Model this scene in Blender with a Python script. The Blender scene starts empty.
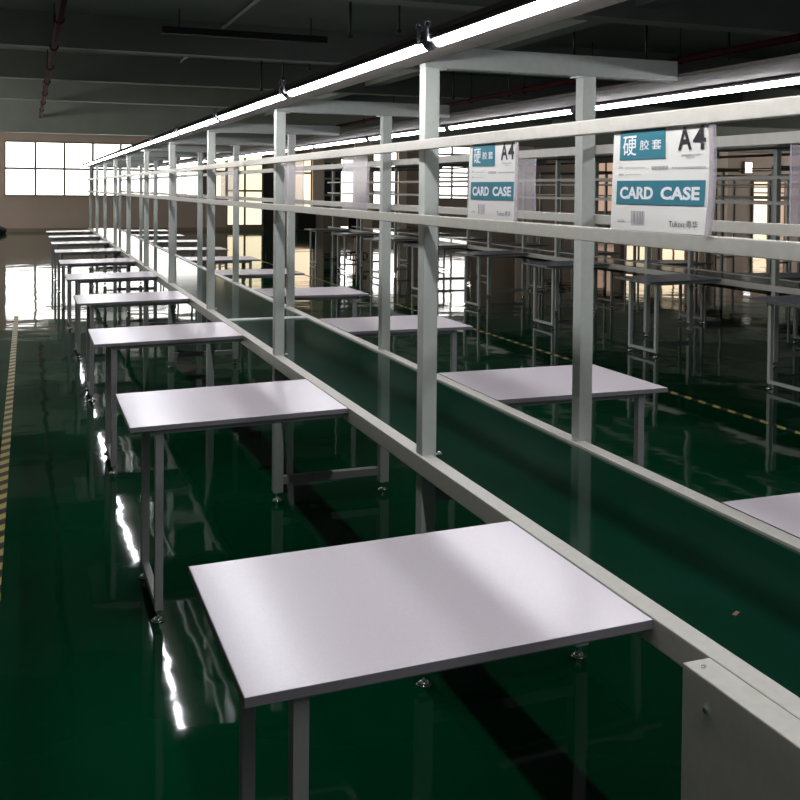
import bpy, bmesh, math, random
from mathutils import Vector, Matrix
random.seed(7)
scene = bpy.context.scene
col = scene.collection

# ------------------------------------------------------------------ materials
def mat(name, rgb, rough=.5, metal=0., emit=0., emit_rgb=None, alpha=1., coat=0., noise=None, bump=None, trans=0., spec=.5):
    m = bpy.data.materials.new(name); m.use_nodes = True
    nt = m.node_tree; b = nt.nodes['Principled BSDF']
    b.inputs['Base Color'].default_value = (*rgb, 1)
    b.inputs['Roughness'].default_value = rough
    b.inputs['Metallic'].default_value = metal
    b.inputs['Specular IOR Level'].default_value = spec
    if coat:
        b.inputs['Coat Weight'].default_value = coat; b.inputs['Coat Roughness'].default_value = .02
    if emit:
        b.inputs['Emission Color'].default_value = (*(emit_rgb or rgb), 1); b.inputs['Emission Strength'].default_value = emit
    if alpha < 1: b.inputs['Alpha'].default_value = alpha
    if trans: b.inputs['Transmission Weight'].default_value = trans
    tc = nt.nodes.new('ShaderNodeTexCoord')
    if noise:                                   # (scale, rgb2, detail)
        n = nt.nodes.new('ShaderNodeTexNoise'); n.inputs['Scale'].default_value = noise[0]; n.inputs['Detail'].default_value = noise[2]
        nt.links.new(tc.outputs['Object'], n.inputs['Vector'])
        r = nt.nodes.new('ShaderNodeValToRGB')
        r.color_ramp.elements[0].position = .35; r.color_ramp.elements[1].position = .7
        r.color_ramp.elements[0].color = (*rgb, 1); r.color_ramp.elements[1].color = (*noise[1], 1)
        nt.links.new(n.outputs['Fac'], r.inputs['Fac']); nt.links.new(r.outputs['Color'], b.inputs['Base Color'])
    if bump:                                    # list of (scale, strength, distance)
        last = None
        for sc_, st, di in bump:
            n = nt.nodes.new('ShaderNodeTexNoise'); n.inputs['Scale'].default_value = sc_; n.inputs['Detail'].default_value = 1.5
            nt.links.new(tc.outputs['Object'], n.inputs['Vector'])
            bp = nt.nodes.new('ShaderNodeBump'); bp.inputs['Strength'].default_value = st; bp.inputs['Distance'].default_value = di
            nt.links.new(n.outputs['Fac'], bp.inputs['Height'])
            if last: nt.links.new(last.outputs['Normal'], bp.inputs['Normal'])
            last = bp
        nt.links.new(last.outputs['Normal'], b.inputs['Normal'])
        if coat: nt.links.new(last.outputs['Normal'], b.inputs['Coat Normal'])
    return m

M = {}
M['floor'] = mat('green_epoxy', (.0003, .044, .0155), .045, noise=(.5, (.0004, .062, .023), 3), bump=[(1.6, 1., .0045), (6., 1., .0006)], spec=.28)
M['alu'] = mat('painted_grey_aluminium', (.50, .53, .47), .42, .0, noise=(40, (.53, .56, .50), 2))
M['beam_shaded'] = mat('grey_beam_shaded', (.34, .365, .33), .5, noise=(40, (.37, .395, .36), 2))  # darker than the posts: shade above the lamps put into the cross beams' colour
M['rail'] = mat('warm_grey_rail_paint', (.56, .54, .46), .42, noise=(40, (.60, .58, .50), 2))
M['alu_edge'] = mat('raw_aluminium', (.62, .62, .56), .35, .6)
M['steel'] = mat('grey_powder_steel', (.30, .30, .28), .45, noise=(30, (.33, .33, .31), 2))
M['belt'] = mat('green_belt', (.002, .026, .013), .09, noise=(3.5, (.003, .034, .018), 4), bump=[(5, .3, .0005)], spec=.22)
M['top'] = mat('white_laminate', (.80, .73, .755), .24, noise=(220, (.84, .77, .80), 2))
M['top_dim'] = mat('dimmed_laminate', (.52, .55, .66), .28, noise=(120, (.56, .59, .70), 2))  # table laminate darkened: weak light on the unlit lines put into the colour
M['edge'] = mat('dark_edge_band', (.22, .205, .22), .5)
M['chrome'] = mat('chrome_glide', (.75, .76, .76), .12, 1.)
M['rubber'] = mat('black_rubber', (.012, .012, .013), .6)
M['tube'] = mat('tube_glow', (1, 1, 1), .4, emit=44, emit_rgb=(.93, .93, 1.0))
M['tray'] = mat('lamp_tray_paint', (.15, .137, .12), .8, noise=(20, (.17, .155, .135), 2), spec=.04)
M['cap'] = mat('lamp_holder_grey', (.22, .22, .24), .35, .4)
M['ceil'] = mat('grey_green_ceiling', (.26, .285, .255), .85, noise=(.8, (.30, .325, .295), 5))
M['beam'] = mat('ceiling_beam', (.27, .295, .265), .85, noise=(1.2, (.31, .335, .305), 5))
M['wall'] = mat('taupe_wall', (.54, .42, .36), .75, noise=(.7, (.60, .47, .40), 4))
M['pillar'] = mat('beige_pillar', (.84, .68, .58), .75, noise=(.9, (.88, .72, .62), 3))
M['red_pipe'] = mat('maroon_pipe', (.045, .010, .013), .8, noise=(6, (.055, .015, .018), 2), spec=.05)
M['conduit'] = mat('pale_conduit', (.55, .55, .52), .5)
M['dark'] = mat('dark_rod', (.02, .022, .022), .5)
M['frame'] = mat('window_frame_paint', (.30, .25, .19), .5)
M['glow'] = mat('daylit_frosted_glass', (.9, .92, 1.), .3, emit=3.4, emit_rgb=(1., .975, .93))
M['glow_fill'] = mat('added_fill_glass', (.9, .92, 1.), .3, emit=8., emit_rgb=(1., .96, .90))  # glowing panes of the added, unseen side windows; fill light for the far wall
M['glow_warm'] = mat('daylit_cream_curtain', (.9, .78, .6), .8, emit=1.6, emit_rgb=(1., .80, .55))
M['glow_yellow'] = mat('daylit_yellow_curtain', (.9, .78, .5), .8, emit=1.3, emit_rgb=(1., .88, .60))
M['glow_pink'] = mat('daylit_brown_curtain', (.6, .42, .33), .8, emit=.5, emit_rgb=(1., .66, .48))
M['darkglass'] = mat('dark_window_glass', (.03, .025, .022), .1)
M['paper'] = mat('white_card_print', (.90, .88, .80), .6)
M['teal'] = mat('teal_print', (.018, .20, .255), .6)
M['ink'] = mat('black_ink', (.012, .012, .016), .5)
M['grey_ink'] = mat('grey_ink', (.38, .38, .38), .5)
M['white_ink'] = mat('white_ink', (.88, .92, .92), .5)
M['clear'] = mat('clear_plastic_sleeve', (.80, .77, .86), .12, alpha=.32)
M['clear2'] = mat('cloudy_plastic_sheet', (.50, .45, .48), .22, alpha=.42)
M['black'] = mat('black_fabric', (.008, .008, .010), .7)
M['blade'] = mat('dull_blade_steel', (.10, .095, .095), .35, .7)
M['brown'] = mat('brown_scrap', (.22, .09, .05), .7)
# hazard tape: diagonal yellow and black bands laid along the floor
def tape_mat():
    m = bpy.data.materials.new('hazard_tape'); m.use_nodes = True; nt = m.node_tree; b = nt.nodes['Principled BSDF']
    tc = nt.nodes.new('ShaderNodeTexCoord'); sp = nt.nodes.new('ShaderNodeSeparateXYZ'); nt.links.new(tc.outputs['Object'], sp.inputs[0])
    def mth(op, a, v):
        n = nt.nodes.new('ShaderNodeMath'); n.operation = op
        nt.links.new(a, n.inputs[0])
        if isinstance(v, float): n.inputs[1].default_value = v
        else: nt.links.new(v, n.inputs[1])
        return n.outputs[0]
    s = mth('ADD', sp.outputs['Y'], mth('MULTIPLY', sp.outputs['X'], -1.0))
    f = mth('GREATER_THAN', mth('FRACT', mth('DIVIDE', s, .17), 0.), .5)
    mx = nt.nodes.new('ShaderNodeMix'); mx.data_type = 'RGBA'; nt.links.new(f, mx.inputs[0])
    mx.inputs[6].default_value = (.010, .010, .010, 1); mx.inputs[7].default_value = (.75, .58, .16, 1)
    nt.links.new(mx.outputs[2], b.inputs['Base Color']); b.inputs['Roughness'].default_value = .3
    return m
M['tape'] = tape_mat()

# ------------------------------------------------------------------ mesh helpers
def bx(bm, x0, x1, y0, y1, z0, z1, bev=0.):
    r = bmesh.ops.create_cube(bm, size=1)
    bmesh.ops.scale(bm, vec=(x1-x0, y1-y0, z1-z0), verts=r['verts'])
    bmesh.ops.translate(bm, vec=((x0+x1)/2, (y0+y1)/2, (z0+z1)/2), verts=r['verts'])
    if bev:
        es = list({e for v in r['verts'] for e in v.link_edges})
        bmesh.ops.bevel(bm, geom=es, offset=bev, segments=2, affect='EDGES', profile=.6)
def cyl(bm, p, q, r0, r1=None, seg=16):
    p, q = Vector(p), Vector(q); r1 = r0 if r1 is None else r1
    d = q-p; mtx = Matrix.Translation((p+q)/2) @ d.to_track_quat('Z', 'Y').to_matrix().to_4x4()
    bmesh.ops.create_cone(bm, cap_ends=True, segments=seg, radius1=r0, radius2=r1, depth=d.length, matrix=mtx)
def ring(bm, c, axis, R, r, n=18, k=8):
    q = Vector(axis).to_track_quat('Z', 'Y'); vs = []
    for i in range(n):
        a = 2*math.pi*i/n; row = []
        for j in range(k):
            b = 2*math.pi*j/k
            v = Vector(((R+r*math.cos(b))*math.cos(a), (R+r*math.cos(b))*math.sin(a), r*math.sin(b)))
            row.append(bm.verts.new(q @ v + Vector(c)))
        vs.append(row)
    for i in range(n):
        for j in range(k):
            bm.faces.new((vs[i][j], vs[(i+1) % n][j], vs[(i+1) % n][(j+1) % k], vs[i][(j+1) % k]))
def obj(name, bm, m, parent=None, smooth=False):
    me = bpy.data.meshes.new(name)
    bmesh.ops.recalc_face_normals(bm, faces=bm.faces[:])
    bm.to_mesh(me); bm.free()
    if smooth:
        for p in me.polygons: p.use_smooth = True
    for mm in (m if isinstance(m, (list, tuple)) else [m]): me.materials.append(mm)
    o = bpy.data.objects.new(name, me); col.objects.link(o)
    if parent: o.parent = parent
    return o
def box(name, dims, m, parent=None, bev=0.):
    bm = bmesh.new(); bx(bm, *dims, bev); return obj(name, bm, m, parent)
def tag(o, label=None, cat=None, group=None, kind=None):
    for k, v in (('label', label), ('category', cat), ('group', group), ('kind', kind)):
        if v: o[k] = v
    return o
def thing(name, label, cat, loc=(0, 0, 0), group=None):
    o = bpy.data.objects.new(name, None); o.empty_display_size = .1; col.objects.link(o); o.location = loc
    return tag(o, label, cat, group)
def struct(name, dims, m): return tag(box(name, dims, m), kind='structure')
def kids(o): return [c for c in bpy.data.objects if c.parent == o]
def dup(o, parent=None):
    c = o.copy(); col.objects.link(c); c.parent = parent
    for ch in kids(o): dup(ch, c)
    return c
ORD = ['first', 'second', 'third', 'fourth', 'fifth', 'sixth', 'seventh', 'eighth', 'ninth', 'tenth', 'eleventh', 'twelfth', 'thirteenth', 'fourteenth', 'fifteenth', 'sixteenth', 'seventeenth', 'eighteenth']

# ------------------------------------------------------------------ the hall
WY = 37.0
def quad_struct(name, dims, m): return struct(name, dims, m)
struct('floor', (-8, 38, -5, WY+.2, -.2, 0), M['floor'])
struct('ceiling', (-8, 38, -5, WY+.2, 4.75, 4.95), M['ceil'])
struct('wall_back', (-8, 38, WY, WY+.2, 0, 4.75), M['wall'])
struct('wall_left', (-8.2, -8, -5, WY+.2, 0, 4.75), M['wall'])
struct('wall_right', (38, 38.2, -5, WY+.2, 0, 4.75), M['wall'])
n = 0
for y in (5.6, 12.3, 18.9, 24.6, 30.6):
    n += 1; struct('trim_%d' % n, (-8, 38, y, y+.38, 4.12, 4.75), M['beam'])
n += 1; struct('trim_%d' % n, (-8, 38, 36.3, WY, 3.45, 4.75), M['beam'])
for x in (8.3, 20.5):
    n += 1; struct('trim_%d' % n, (x, x+.35, -5, 36.3, 4.3, 4.75), M['beam'])
for x0, x1 in ((8.9, 9.55), (10.32, 10.75), (12.05, 12.75), (13.85, 14.2), (19.2, 19.9), (25.85, 26.35), (29.2, 29.9)):
    n += 1; struct('trim_%d' % n, (x0, x1, 36.78, WY, 0, 3.45), M['pillar'])
struct('baseboard_back', (-8, 38, 36.97, WY, 0, .12), M['frame'])

win_n = 0
def window(x0, x1, z0, z1, cols, rows, glass, fr=None, bar=.075, top_rows=()):
    """a window set into the far wall: frame with mullions, each window's panes one mesh"""
    global win_n; win_n += 1
    bm = bmesh.new(); y0, y1 = WY-.10, WY-.005; t = .05
    bx(bm, x0-t, x1+t, y0, y1, z1, z1+t); bx(bm, x0-t, x1+t, y0-.03, y1, z0-t, z0)
    bx(bm, x0-t, x0, y0, y1, z0, z1); bx(bm, x1, x1+t, y0, y1, z0, z1)
    for i in range(1, cols):
        x = x0+(x1-x0)*i/cols; bx(bm, x-bar/2, x+bar/2, y0, y1, z0, z1)
    for z in (rows if isinstance(rows, (list, tuple)) else [z0+(z1-z0)*i/rows for i in range(1, rows)]):
        bx(bm, x0, x1, y0+.01, y1, z-bar/2, z+bar/2)
    w = tag(obj('window_%d' % win_n, bm, fr or M['frame']), kind='structure')
    box('pane', (x0, x1, WY-.05, WY-.03, z0, z1), glass, w)
    return w
window(-.69, 6.06, 1.30, 3.13, 7, [2.22], M['glow'])
window(6.62, 6.95, 1.30, 3.13, 1, [2.22], M['glow_warm'])
window(7.05, 8.35, .22, 2.9, 2, [1.5, 2.2], M['glow_yellow'])
window(9.62, 10.27, .75, 2.75, 1, [2.2], M['glow_warm'])
window(10.82, 11.45, .95, 2.62, 2, [1.35, 2.0], M['darkglass'], M['conduit'])
window(11.5, 12.0, 1.0, 2.75, 1, [2.4], M['glow'])
window(12.85, 13.8, .98, 3.1, 2, [1.5, 2.35, 2.7], M['glow'])
window(15.38, 17.08, 1.27, 3.35, 2, [1.75, 1.95, 2.12, 2.3, 2.75, 3.05], M['glow'])
window(22.6, 24.0, .75, 3.0, 3, 2, M['glow_pink'])
window(24.6, 25.7, .7, 3.0, 1, [2.3], M['glow_warm'])
window(26.5, 27.7, .7, 3.0, 2, 2, M['glow_warm'])
window(28.2, 28.5, .8, 3.0, 1, 2, M['glow_pink'])
window(30.98, 31.4, 2.52, 3.0, 1, 1, M['glow'])
window(31.5, 32.3, .1, 2.1, 1, [1.6], M['glow_warm'])
window(32.6, 33.3, .1, 2.1, 1, [1.6], M['glow_pink'])
for nx, (xa, y0_, y1_) in enumerate(((-7.98, 22, 35), (37.98, 24, 35))):   # windows added out of view on the side walls to brighten the far wall
    win_n += 1; bm = bmesh.new(); sgn = 1 if xa < 0 else -1; xb = xa+sgn*.08
    a_, b_ = min(xa, xb), max(xa, xb); nn = int((y1_-y0_)/1.0)
    bx(bm, a_, b_, y0_, y1_, 3.13, 3.2); bx(bm, a_, b_, y0_, y1_, 1.23, 1.3); bx(bm, a_, b_, y0_, y1_, 2.2, 2.25)
    for i in range(nn+1): bx(bm, a_, b_, y0_+(y1_-y0_)*i/nn-.025, y0_+(y1_-y0_)*i/nn+.025, 1.3, 3.13)
    wd = tag(obj('window_%d' % win_n, bm, M['frame']), kind='structure')
    box('pane', (min(xa, xa+sgn*.03), max(xa, xa+sgn*.03), y0_, y1_, 1.3, 3.13), M['glow_fill'], wd)
dr = tag(box('door_1', (8.45, 8.82, WY-.06, WY-.002, 0, 2.3), M['darkglass']), kind='structure')
box('door_handle', (8.5, 8.53, WY-.10, WY-.06, .95, 1.15), M['chrome'], dr)

# ceiling services
bm = bmesh.new(); cyl(bm, (.43, -4, 4.0), (.43, 36.2, 4.0), .055)
for y in range(0, 36, 3): ring(bm, (.43, y, 4.0), (0, 1, 0), .062, .014); cyl(bm, (.43, y, 4.05), (.43, y, 4.749), .008, seg=8)
tag(obj('sprinkler_pipe', bm, M['red_pipe'], smooth=True), 'maroon pipe running lengthwise under the ceiling at the far left', 'pipe')
bm = bmesh.new(); cyl(bm, (11.1, -4, 4.0), (11.1, 36.2, 4.0), .06)
for y in range(0, 36, 3): ring(bm, (11.1, y, 4.0), (0, 1, 0), .067, .014); cyl(bm, (11.1, y, 4.05), (11.1, y, 4.749), .008, seg=8)
tag(obj('sprinkler_pipe', bm, M['red_pipe'], smooth=True), 'maroon pipe running lengthwise under the ceiling on the right, past the hanging rods', 'pipe')
bm = bmesh.new(); cyl(bm, (3.5, 13.0, 4.66), (3.5, 24.4, 4.66), .03)
tag(obj('conduit', bm, M['conduit'], smooth=True), 'thin pale conduit fixed lengthwise to the ceiling left of the hanging rods', 'conduit')
bm = bmesh.new(); bx(bm, 2.2, 5.2, 17.6, 17.75, 4.3, 4.42)
for x in (2.5, 4.9): cyl(bm, (x, 17.67, 4.42), (x, 17.67, 4.75), .01, seg=8)
tag(obj('cable_trunking', bm, M['dark']), 'dark cable trunking crossing below the ceiling near the pale conduit', 'trunking')
rod_lab = ['nearest hanging rod above the second left post', 'second hanging rod above the left lamp row', 'third hanging rod above the left lamp row, past the trunking', 'fourth hanging rod above the left lamp row', 'farthest hanging rod of the left row',
           'hanging rod ending over the right end of the nearest cross beam', 'hanging rod seen between the nearest cross beam posts, near the right one', 'rightmost hanging rod, above the right tube light',
           'hanging rod seen just right of the nearest left post', 'hanging rod seen between the two nearest posts, farther one']
for (x, y, z0), lb in zip([(5.33, 14.2, 4.0), (4.9, 15.3, 4.05), (5.35, 19.4, 4.0), (5.4, 21.8, 4.05), (5.4, 24.0, 4.0), (10.5, 15.2, 3.95), (9.3, 15.7, 4.05), (12.9, 15.9, 4.2), (11.3, 22.2, 3.95), (10.3, 23.4, 3.95)], rod_lab):
    bm = bmesh.new(); cyl(bm, (x, y, z0), (x, y, 4.75), .022, seg=10); cyl(bm, (x, y, z0), (x, y, z0+.05), .04, seg=10)
    tag(obj('hanging_rod', bm, M['dark'], smooth=True), 'dark ' + lb, 'rod', 'rods hanging from the ceiling')
# hazard tapes
tag(box('floor_tape', (-.147, -.095, 2.5, 13, .0005, .0015), M['tape']), 'yellow and black striped tape on the green floor at the left edge', 'floor tape', 'hazard tapes')
t = box('floor_tape', (-.026, .026, -9, 12, .0005, .0015), M['tape']); t.location = (4.83, 11, 0)
tag(t, 'yellow and black striped tape on the green floor right of the conveyor', 'floor tape', 'hazard tapes')

# ------------------------------------------------------------------ assembly line
NP = 10; Y0 = 2.9275; XN, XF = 1.206, 1.782
def glide(parent, x, y, name='foot'):
    bm = bmesh.new(); cyl(bm, (x, y, .001), (x, y, .006), .026, .024, 20); cyl(bm, (x, y, .006), (x, y, .014), .024, .008, 20); cyl(bm, (x, y, .012), (x, y, .05), .005, seg=10)
    cyl(bm, (x, y, .034), (x, y, .043), .011, seg=6)
    return obj(name, bm, M['chrome'], parent, True)
def make_line(label):
    L = thing('conveyor_line', label, 'conveyor', (0, 0, 0), 'assembly line conveyors')
    y0, y1 = .15, 21.25
    for x0, x1 in ((1.172, 1.222), (1.732, 1.782)):
        bm = bmesh.new(); bx(bm, x0, x1, y0, y1, .695, .753, .003)
        for yy in (5.2, 10.9, 16.6): bx(bm, x0-.001, x1+.001, yy, yy+.004, .70, .7545)   # joints between rail lengths
        obj('side_rail', bm, M['rail'], L)
    # belt: upper run, end drums, lower run as one loop
    bm = bmesh.new(); prof = []
    for i in range(9):
        a = math.pi/2+math.pi*i/8; prof.append((y0+.05+.045*math.cos(a), .70+.045*math.sin(a)))
    for i in range(9):
        a = -math.pi/2+math.pi*i/8; prof.append((y1-.05+.045*math.cos(a), .70+.045*math.sin(a)))
    va = [bm.verts.new((1.224, y, z)) for y, z in prof]; vb = [bm.verts.new((1.730, y, z)) for y, z in prof]
    for i in range(len(prof)):
        j = (i+1) % len(prof); bm.faces.new((va[i], va[j], vb[j], vb[i]))
    obj('belt', bm, M['belt'], L)
    box('joint_strip', (1.224, 1.730, 6.30, 6.39, .7455, .7515), M['alu'], L, .001)
    # wider drive box at the near end
    bm = bmesh.new(); bx(bm, 1.111, 1.170, y0+.02, 1.469, .36, .753, .003)
    d = obj('drive_housing', bm, M['rail'], L)
    for p_, q_ in (((1.135, 1.44, .753), (1.135, 1.44, .756)), ((1.106, 1.40, .70), (1.111, 1.40, .70)), ((1.106, 1.40, .45), (1.111, 1.40, .45))):
        bm = bmesh.new(); cyl(bm, p_, q_, .005, seg=10); obj('bolt', bm, M['chrome'], d)
    for k in range(-1, NP):
        y = Y0+2*k
        for x in (XN, XF):
            bm = bmesh.new(); bx(bm, x-.025, x+.025, y-.025, y+.025, .045, 1.993, .003)
            p = obj('post', bm, M['alu'], L)
            glide(p, x, y)
            s = 1 if x == XN else -1
            bm = bmesh.new(); bx(bm, x+s*.025 if s > 0 else x-.043, x+.043 if s > 0 else x-.025, y-.028, y-.022, .7535, .7575)
            cyl(bm, (x+s*.035, y-.025, .7575), (x+s*.035, y-.025, .762), .006, seg=8)
            obj('base_bracket', bm, M['alu_edge'], p)
        bm = bmesh.new(); bx(bm, XN+.025, XF-.025, y-.02, y+.02, .085, .125, .002)
        obj('lower_crossbar', bm, M['steel'], L)
        bm = bmesh.new(); bx(bm, XN+.025, XF-.025, y-.02, y+.02, .60, .64, .002)
        obj('bed_crossbar', bm, M['steel'], L)
        bm = bmesh.new(); bx(bm, 1.181, 2.138, y-.025, y+.025, 1.993, 2.063, .003)
        c = obj('cross_beam', bm, M['beam_shaded'], L)
        for x in (XN+.025, XF-.05):
            bm = bmesh.new(); bx(bm, x, x+.025, y-.02, y+.02, 1.988, 1.9925); obj('corner_bracket', bm, M['alu_edge'], c)
    for x0, x1 in ((1.154, 1.180), (1.808, 1.834)):
        for z in (1.494, 1.730):
            bm = bmesh.new(); bx(bm, x0, x1, y0, y1, z, z+.031, .002)
            obj('rack_rail', bm, M['rail'], L)
    for x0, x1 in ((.968, 1.180), (2.139, 2.434)):
        bm = bmesh.new(); bx(bm, x0, x1, y0-.6, y1, 2.006, 2.010)
        xi = x1-.004 if x0 < 1 else x0
        bx(bm, xi, xi+.004, y0-.6, y1, 2.010, 2.018); bx(bm, x0 if x0 < 1 else x1-.004, x0+.004 if x0 < 1 else x1, y0-.6, y1, 2.010, 2.018)
        obj('lamp_tray', bm, M['tray'], L)
    return L
line = make_line('lit assembly line conveyor with green belt, grey posts and card cases, in the foreground')
line2 = dup(line); line2.location = (5.24, .32, 0); line2['label'] = 'unlit assembly line conveyor standing right of the foreground line, past the striped tape'
line3 = dup(line); line3.location = (10.5, .32, 0); line3['label'] = 'unlit assembly line conveyor farther right, second line behind the lit one'
line4 = dup(line); line4.location = (15.7, .32, 0); line4['label'] = 'farthest unlit assembly line conveyor at the right of the hall'

# tube lights
def make_tube():
    T = thing('tube_light', 'x', 'tube light', (0, 0, 0), 'lit tube lights over the conveyor')
    for nm, a0, a1, mm in (('diffuser', math.pi-.12, 2*math.pi+.12, 'tube'), ('heat_sink', .12, math.pi-.12, 'cap')):
        bm = bmesh.new(); rows = [[bm.verts.new((.0165*math.cos(a0+(a1-a0)*i/12), yy, .0165*math.sin(a0+(a1-a0)*i/12))) for yy in (-.715, .715)] for i in range(13)]
        for i in range(12): bm.faces.new((rows[i][0], rows[i+1][0], rows[i+1][1], rows[i][1]))
        obj(nm, bm, M[mm], T, True)
    for s in (-1, 1):
        bm = bmesh.new(); cyl(bm, (0, s*.715, 0), (0, s*.732, 0), .0172, seg=20); bx(bm, -.010, .010, min(s*.730, s*.742), max(s*.730, s*.742), -.015, .018, .002)
        obj('end_cap', bm, M['cap'], T)
        bm = bmesh.new(); ring(bm, (0, s*.722, 0), (0, 1, 0), .0185, .0022); bx(bm, -.034, -.028, min(s*.716, s*.728), max(s*.716, s*.728), -.004, .034, .001); bx(bm, -.034, -.016, min(s*.716, s*.728), max(s*.716, s*.728), -.004, .001, .0005); ring(bm, (-.031, s*.722, .040), (0, 1, 0), .008, .002)
        obj('clip', bm, M['cap'], T, True)
    return T
tube0 = make_tube()
used = False
for side, xx, yj in (('left', .984, 2.362), ('right', 2.418, 2.544)):
    for k in range(-2, 12):
        T = tube0 if not used else dup(tube0); used = True
        if side == 'right':
            for c in kids(T):
                if c.name.startswith('clip'): c.rotation_euler = (0, 0, math.pi)
        T.location = (xx, yj+1.504*(k+.5), 1.987)
        T['label'] = 'lit white tube light, %s from the camera in the %s lamp row' % (ORD[max(k+1, 0)], side) if k > -2 else 'lit white tube light behind the camera in the %s lamp row' % side

# ------------------------------------------------------------------ worktables
def make_table(top, left=True, legm='steel', h=.737, rise=.0135):
    """local origin: floor point under the front corner away from the conveyor; x runs towards the conveyor"""
    T = thing('worktable', 'x', 'table')
    W, D = .824, .622
    f = (lambda a, b: (a, b)) if left else (lambda a, b: (-b, -a))
    def B(name, x0, x1, *r, m=M[legm], bev=.002, parent=None):
        a, b = f(x0, x1); bm = bmesh.new(); bx(bm, a, b, *r, bev); return obj(name, bm, m, parent or T)
    tp = B('tabletop', .0015, W-.0015, .0015, D-.0015, .7200, .737, m=top, bev=.001)
    bm = bmesh.new()
    for x0, x1, y0, y1 in ((0, W, 0, .0015), (0, W, D-.0015, D), (0, .0015, 0, D), (W-.0015, W, 0, D)):
        a, b = f(x0, x1); bx(bm, a, b, y0, y1, .7190, .7366)
    obj('edge_band', bm, M['edge'], tp)
    for y0 in (.035, .47):
        a, b = f(.095, .125); bm = bmesh.new(); bx(bm, a, b, y0, y0+.035, .043, .694, .002)
        g = obj('leg', bm, M[legm], T); glide(g, (a+b)/2, y0+.0175)
    B('foot_bar', .096, .124, .07, .47, .043, .070)
    B('top_bar', .096, .124, .036, .504, .694, .7190)
    for y0 in (.04, .475): B('support_arm', .125, W-.002, y0, y0+.025, .694, .7190)
    for o in [T]+kids(T)+[c for k_ in kids(T) for c in kids(k_)]:            # the top rises slightly to the conveyor rail
        if o.type == 'MESH':
            for v in o.data.vertices:
                if v.co.z > .6: v.co.z += (h-.737)+rise*abs(v.co.x)/W
    return T
TY = [1.6417+2*k for k in range(10)]
tl = make_table(M['top'], True)
for k, y in enumerate(TY):
    T = tl if k == 0 else dup(tl)
    T.location = (.3465, y, 0); T['group'] = 'white worktables left of the lit conveyor'
    T['label'] = 'white-topped worktable on the left of the lit conveyor, %s from the camera' % ORD[k]
T0 = tl
tr = make_table(M['top'], False, 'steel', .7525, .002)
for k in range(-1, 9):
    T = tr if k == -1 else dup(tr)
    T.location = (2.6085, 3.578+2*k, 0); T['group'] = 'white worktables right of the lit conveyor'
    T['label'] = 'white-topped worktable on the right of the lit conveyor, %s from the camera' % ORD[k+1]
# tables along the unlit lines: tops dulled in colour for the lack of lamplight
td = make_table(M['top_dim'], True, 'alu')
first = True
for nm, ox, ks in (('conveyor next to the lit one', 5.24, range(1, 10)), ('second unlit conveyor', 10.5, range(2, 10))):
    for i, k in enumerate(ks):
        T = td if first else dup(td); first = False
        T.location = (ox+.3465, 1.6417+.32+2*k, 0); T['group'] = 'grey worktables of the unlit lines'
        T['label'] = 'dim worktable, near side of %s, %s along' % (nm, ORD[i])
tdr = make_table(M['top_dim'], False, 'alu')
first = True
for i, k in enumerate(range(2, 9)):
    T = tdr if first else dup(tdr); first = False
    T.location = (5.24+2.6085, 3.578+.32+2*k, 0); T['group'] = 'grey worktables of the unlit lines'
    T['label'] = 'dim worktable on far side of the next conveyor, %s along' % ORD[i]

# ------------------------------------------------------------------ small things
bm = bmesh.new()
P = [(.526, 1.714), (.541, 1.709), (.586, 1.773), (.570, 1.775)]
z0, z1 = .7372, .7384
a = [bm.verts.new((x, y, z0)) for x, y in P]; b = [bm.verts.new((x, y, z1)) for x, y in P]
bm.faces.new(a[::-1]); bm.faces.new(b)
for i in range(4): bm.faces.new((a[i], a[(i+1) % 4], b[(i+1) % 4], b[i]))
bl = tag(obj('knife_blade', bm, M['blade']), 'small dark grey blade lying on the nearest white worktable', 'blade')
bm = bmesh.new(); cyl(bm, (.5375, 1.7205, z1), (.5375, 1.7205, z1+.0004), .0032, seg=14); obj('hole', bm, M['paper'], bl)
bm = bmesh.new(); bx(bm, -.011, .011, -.004, .004, 0, .002, .0008); s = obj('paper_scrap', bm, M['brown']); s.location = (1.353, 1.618, .7452); s.rotation_euler = (0, 0, .5)
tag(s, 'tiny brown scrap lying on the green belt near the camera', 'scrap')

# far things against the back wall
cb = thing('cabinet', 'low black cabinet against the far wall below the cream window', 'cabinet', (9.95, 36.5, 0))
box('body', (-.36, .36, -.22, .22, .03, .72), M['black'], cb, .01)
for s in (-1, 1): box('door', (min(0.01*s, .34*s), max(.01*s, .34*s), -.235, -.22, .06, .69), M['rubber'], cb, .004)
bg = bmesh.new(); bmesh.ops.create_icosphere(bg, subdivisions=3, radius=1)
for v in bg.verts:
    v.co.x *= .42; v.co.y *= .3; v.co.z = max(-.55, v.co.z)*.22+.122; v.co += Vector((math.sin(v.co.y*14), 0, math.sin(v.co.x*17)))*.012
bgo = tag(obj('bag', bg, M['black'], smooth=True), 'black bag lying on the floor by the far wall at the left edge', 'bag'); bgo.location = (-.95, 35.8, 0); bgo.scale = (.75, .75, .75)
ch = thing('office_chair', 'black high-backed chair standing on the floor beyond the right tables, before the windows', 'chair', (7.35, 22.3, 0))
bm = bmesh.new(); bx(bm, -.20, .20, -.22, .22, .46, .53, .03); obj('seat', bm, M['black'], ch)
bm = bmesh.new(); bx(bm, -.15, .15, .19, .25, .66, 1.12, .03); bx(bm, -.03, .03, .2, .24, .5, .7); obj('backrest', bm, M['black'], ch)
bm = bmesh.new(); cyl(bm, (0, 0, .1), (0, 0, .46), .025); obj('column', bm, M['rubber'], ch)
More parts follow.
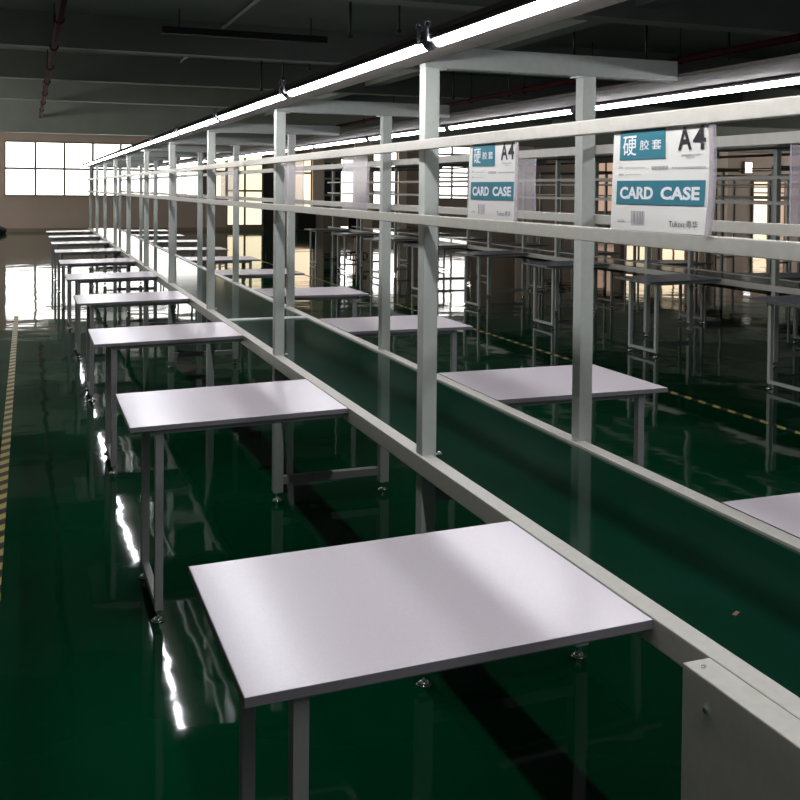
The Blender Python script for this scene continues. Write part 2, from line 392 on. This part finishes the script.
for i in range(5):
    a = i*2*math.pi/5; bm = bmesh.new(); cyl(bm, (0, 0, .11), (.26*math.cos(a), .26*math.sin(a), .07), .02, .015, 10); l = obj('leg', bm, M['rubber'], ch)
    bm = bmesh.new(); cyl(bm, (.26*math.cos(a)-.012, .26*math.sin(a), .027), (.26*math.cos(a)+.012, .26*math.sin(a), .027), .026); obj('caster', bm, M['rubber'], l)

# ------------------------------------------------------------------ card cases on the rack
ZB, ZT = 1.5258, 1.7295
def add_text(s, u0, u1, v0, v1, W, H, bold=0.):
    """flat text outlines fitted into a box of the card's (u, v) plane; returns a bmesh in card units"""
    cu = bpy.data.curves.new('t', 'FONT'); cu.body = s; cu.offset = bold*(.35 if any(ord(c_) > 127 for c_ in s) else 1.3); cu.resolution_u = 3
    o = bpy.data.objects.new('t', cu); col.objects.link(o); dg = bpy.context.evaluated_depsgraph_get(); dg.update()
    me = bpy.data.meshes.new_from_object(o.evaluated_get(dg)); bm = bmesh.new(); bm.from_mesh(me)
    bpy.data.objects.remove(o); bpy.data.meshes.remove(me); bpy.data.curves.remove(cu)
    xs = [v.co.x for v in bm.verts]; ys = [v.co.y for v in bm.verts]
    if not xs: return bm
    ax, bx_, ay, by = min(xs), max(xs), min(ys), max(ys)
    for v in bm.verts:
        v.co.x = u0+(v.co.x-ax)/(bx_-ax+1e-9)*(u1-u0); v.co.y = v1+(v.co.y-ay)/(by-ay+1e-9)*(v0-v1); v.co.z = 0
    for i in range(1, 40):                       # cut the glyph faces finely so that they follow the bowed sheet
        for no in ((1, 0, 0), (0, 1, 0)):
            c_ = i/40; k_ = 0 if no[0] else 1; lo, hi = ((u0, u1), (v0, v1))[k_]
            if lo < c_ < hi: bmesh.ops.bisect_plane(bm, geom=bm.verts[:]+bm.edges[:]+bm.faces[:], plane_co=(c_, c_, 0), plane_no=no)
    return bm
def grid(bm, u0, u1, v0, v1, nu=24, nv=12):
    vs = [[bm.verts.new((u0+(u1-u0)*i/nu, v0+(v1-v0)*j/nv, 0)) for j in range(nv+1)] for i in range(nu+1)]
    for i in range(nu):
        for j in range(nv): bm.faces.new((vs[i][j], vs[i+1][j], vs[i+1][j+1], vs[i][j+1]))
def join(*bms):
    out = bmesh.new()
    for b in bms:
        me = bpy.data.meshes.new('j'); b.to_mesh(me); b.free(); out.from_mesh(me); bpy.data.meshes.remove(me)
    return out
def wrap(bm, x, yl, yr, bow, lift, zb=ZB, zt=ZT, thick=None, lean=0.):
    """(u right, v down) -> world; the reading side faces -X"""
    if thick:
        g = bmesh.ops.extrude_face_region(bm, geom=bm.faces[:])
        for e in g['geom']:
            if isinstance(e, bmesh.types.BMVert): e.co.z = -thick
    for v in bm.verts:
        u, w, k = v.co
        v.co = Vector((x-bow*math.sin(math.pi*min(max(w, 0), 1))*(max(u, 0)**1.5)-lift-k-lean*w, yl+(yr-yl)*u, zt+(zb-zt)*w))
    return bm
def printed_case(label, yl, yr, bow, lean):
    x = 1.160; C_ = thing('card_case', label, 'card case', (0, 0, 0), 'printed card cases on the rack')
    A = (x, yl, yr, bow); K = dict(lean=lean)
    g = bmesh.new(); grid(g, 0, 1, 0, 1); ins = obj('insert_sheet', wrap(g, *A, .0, thick=.0008, **K), M['paper'], C_)
    g = bmesh.new(); grid(g, -.012, 1.035, -.0, 1.0); g2 = wrap(g, *A, .0022, thick=.0006, **K); obj('sleeve', g2, M['clear_thin'], C_)
    g = bmesh.new(); grid(g, .975, 1.035, 0, 1, 3); obj('sleeve_edge', wrap(g, *A, .0032, thick=.0012, **K), M['clear2'], C_)
    g = bmesh.new(); grid(g, .08, .565, .0, .295); grid(g, .06, .94, .505, .74); obj('teal_panel', wrap(g, *A, .0010, **K), M['teal'], ins)
    g = join(add_text('硬', .115, .265, .055, .255, 0, 0, .022), add_text('胶', .30, .40, .105, .205, 0, 0, .02), add_text('套', .425, .525, .105, .205, 0, 0, .02),
             add_text('CARD', .10, .455, .565, .69, 0, 0, .03), add_text('CASE', .53, .895, .565, .69, 0, 0, .03))
    obj('white_lettering', wrap(g, *A, .0014, **K), M['white_ink'], ins)
    g = join(add_text('A', .685, .815, .01, .225, 0, 0, .018), add_text('4', .825, .94, .01, .225, 0, 0, .012), add_text('Tukoo:粤华', .63, .9, .875, .945, 0, 0, .004))
    obj('black_lettering', wrap(g, *A, .0012, **K), M['ink'], ins)
    g = bmesh.new()
    for i in range(14):
        u = .235+.0105*i; grid(g, u, u+random.choice((.004, .006, .008)), .805, .935, 1, 2)
    for u_, e_, v_, h_ in ((.085, .165, .90, .016), (.72, .90, .262, .014), (.76, .85, .288, .010), (.43, .60, .365, .034), (.63, .94, .378, .014), (.08, .12, .355, .018), (.15, .36, .372, .007), (.08, .13, .432, .018), (.16, .33, .44, .007)):
        while u_ < e_-.008:                          # print too fine to read in the photograph: rows of little marks
            w_ = random.uniform(.006, .014); grid(g, u_, min(u_+w_, e_), v_, v_+h_, 1, 2); u_ += w_+.005
    obj('grey_lettering', wrap(g, *A, .0012, **K), M['grey_ink'], ins)
    return C_
M['clear_thin'] = mat('clear_sleeve_front', (.5, .5, .52), .1, alpha=.015)
printed_case('printed A4 card case nearest the camera, largest in view', 1.790, 1.470, -.006, .006)
printed_case('printed A4 card case just right of the nearest left post, flat', 2.518, 2.228, -.002, .003)
def blank_case(label, x, yl, yr, bow=.003):
    C_ = thing('clear_card_case', label, 'card case', (0, 0, 0), 'empty card cases on the racks')
    g = bmesh.new(); grid(g, 0, 1, 0, 1); obj('sheet', wrap(g, x, yl, yr, bow, 0, thick=.0012), M['clear2'], C_)
    for u_ in (0, .98):
        g = bmesh.new(); grid(g, u_, u_+.02, 0, 1, 1); obj('edge_seam', wrap(g, x, yl, yr, bow, .0015, thick=.0006), M['clear'], C_)
blank_case('empty cloudy card case on the near rack, second bay from the camera', 1.166, 3.719, 3.42)
blank_case('empty cloudy card case on the near rack, beside the second left post', 1.166, 4.66, 4.30)
k = 0
for i, y in enumerate((6.1, 8.1, 10.2, 12.2, 14.1)):
    blank_case('empty cloudy card case on the near rack in the %s bay from the camera' % ORD[i+2], 1.166, y, y-.3)
blank_case('empty cloudy card case on the far rack, behind the flat printed case', 1.820, 3.74, 3.34)
blank_case('empty cloudy card case on the far rack at the right edge of the view', 1.820, 2.0, 1.7)
for i, y in enumerate((5.6, 7.6, 9.9)):
    blank_case('empty cloudy card case on the far rack in the %s bay from the camera' % ORD[i+2], 1.820, y, y-.3)

# ------------------------------------------------------------------ light, world, camera
w = bpy.data.worlds.new('daylight'); scene.world = w; w.use_nodes = True
w.node_tree.nodes['Background'].inputs[0].default_value = (.75, .82, .90, 1)
w.node_tree.nodes['Background'].inputs[1].default_value = .12

yaw, pitch, roll, f, cy, H = .3619, .0207, .0092, 985.51, 209.83, 1.6044
fw = Vector((math.sin(yaw)*math.cos(pitch), math.cos(yaw)*math.cos(pitch), -math.sin(pitch)))
r = Vector((math.cos(yaw), -math.sin(yaw), 0)); u = r.cross(fw)
r2 = math.cos(roll)*r+math.sin(roll)*u; u2 = -math.sin(roll)*r+math.cos(roll)*u
cam = bpy.data.cameras.new('camera'); co = bpy.data.objects.new('camera', cam); col.objects.link(co)
co.matrix_world = Matrix(((r2.x, u2.x, -fw.x, 0), (r2.y, u2.y, -fw.y, 0), (r2.z, u2.z, -fw.z, H), (0, 0, 0, 1)))
cam.sensor_width = 36; cam.sensor_fit = 'HORIZONTAL'; cam.lens = f/800*36
cam.shift_y = -(400-cy)/800; cam.clip_start = .02; cam.clip_end = 200
scene.camera = co
vs = scene.view_settings; scene.display_settings.display_device = 'sRGB'
vs.view_transform = 'Standard'; vs.look = 'None'; vs.gamma = 1; vs.use_curve_mapping = False; vs.exposure = 0.0
cyc = scene.cycles; cyc.max_bounces = 8; cyc.transparent_max_bounces = 16; cyc.sample_clamp_indirect = 6
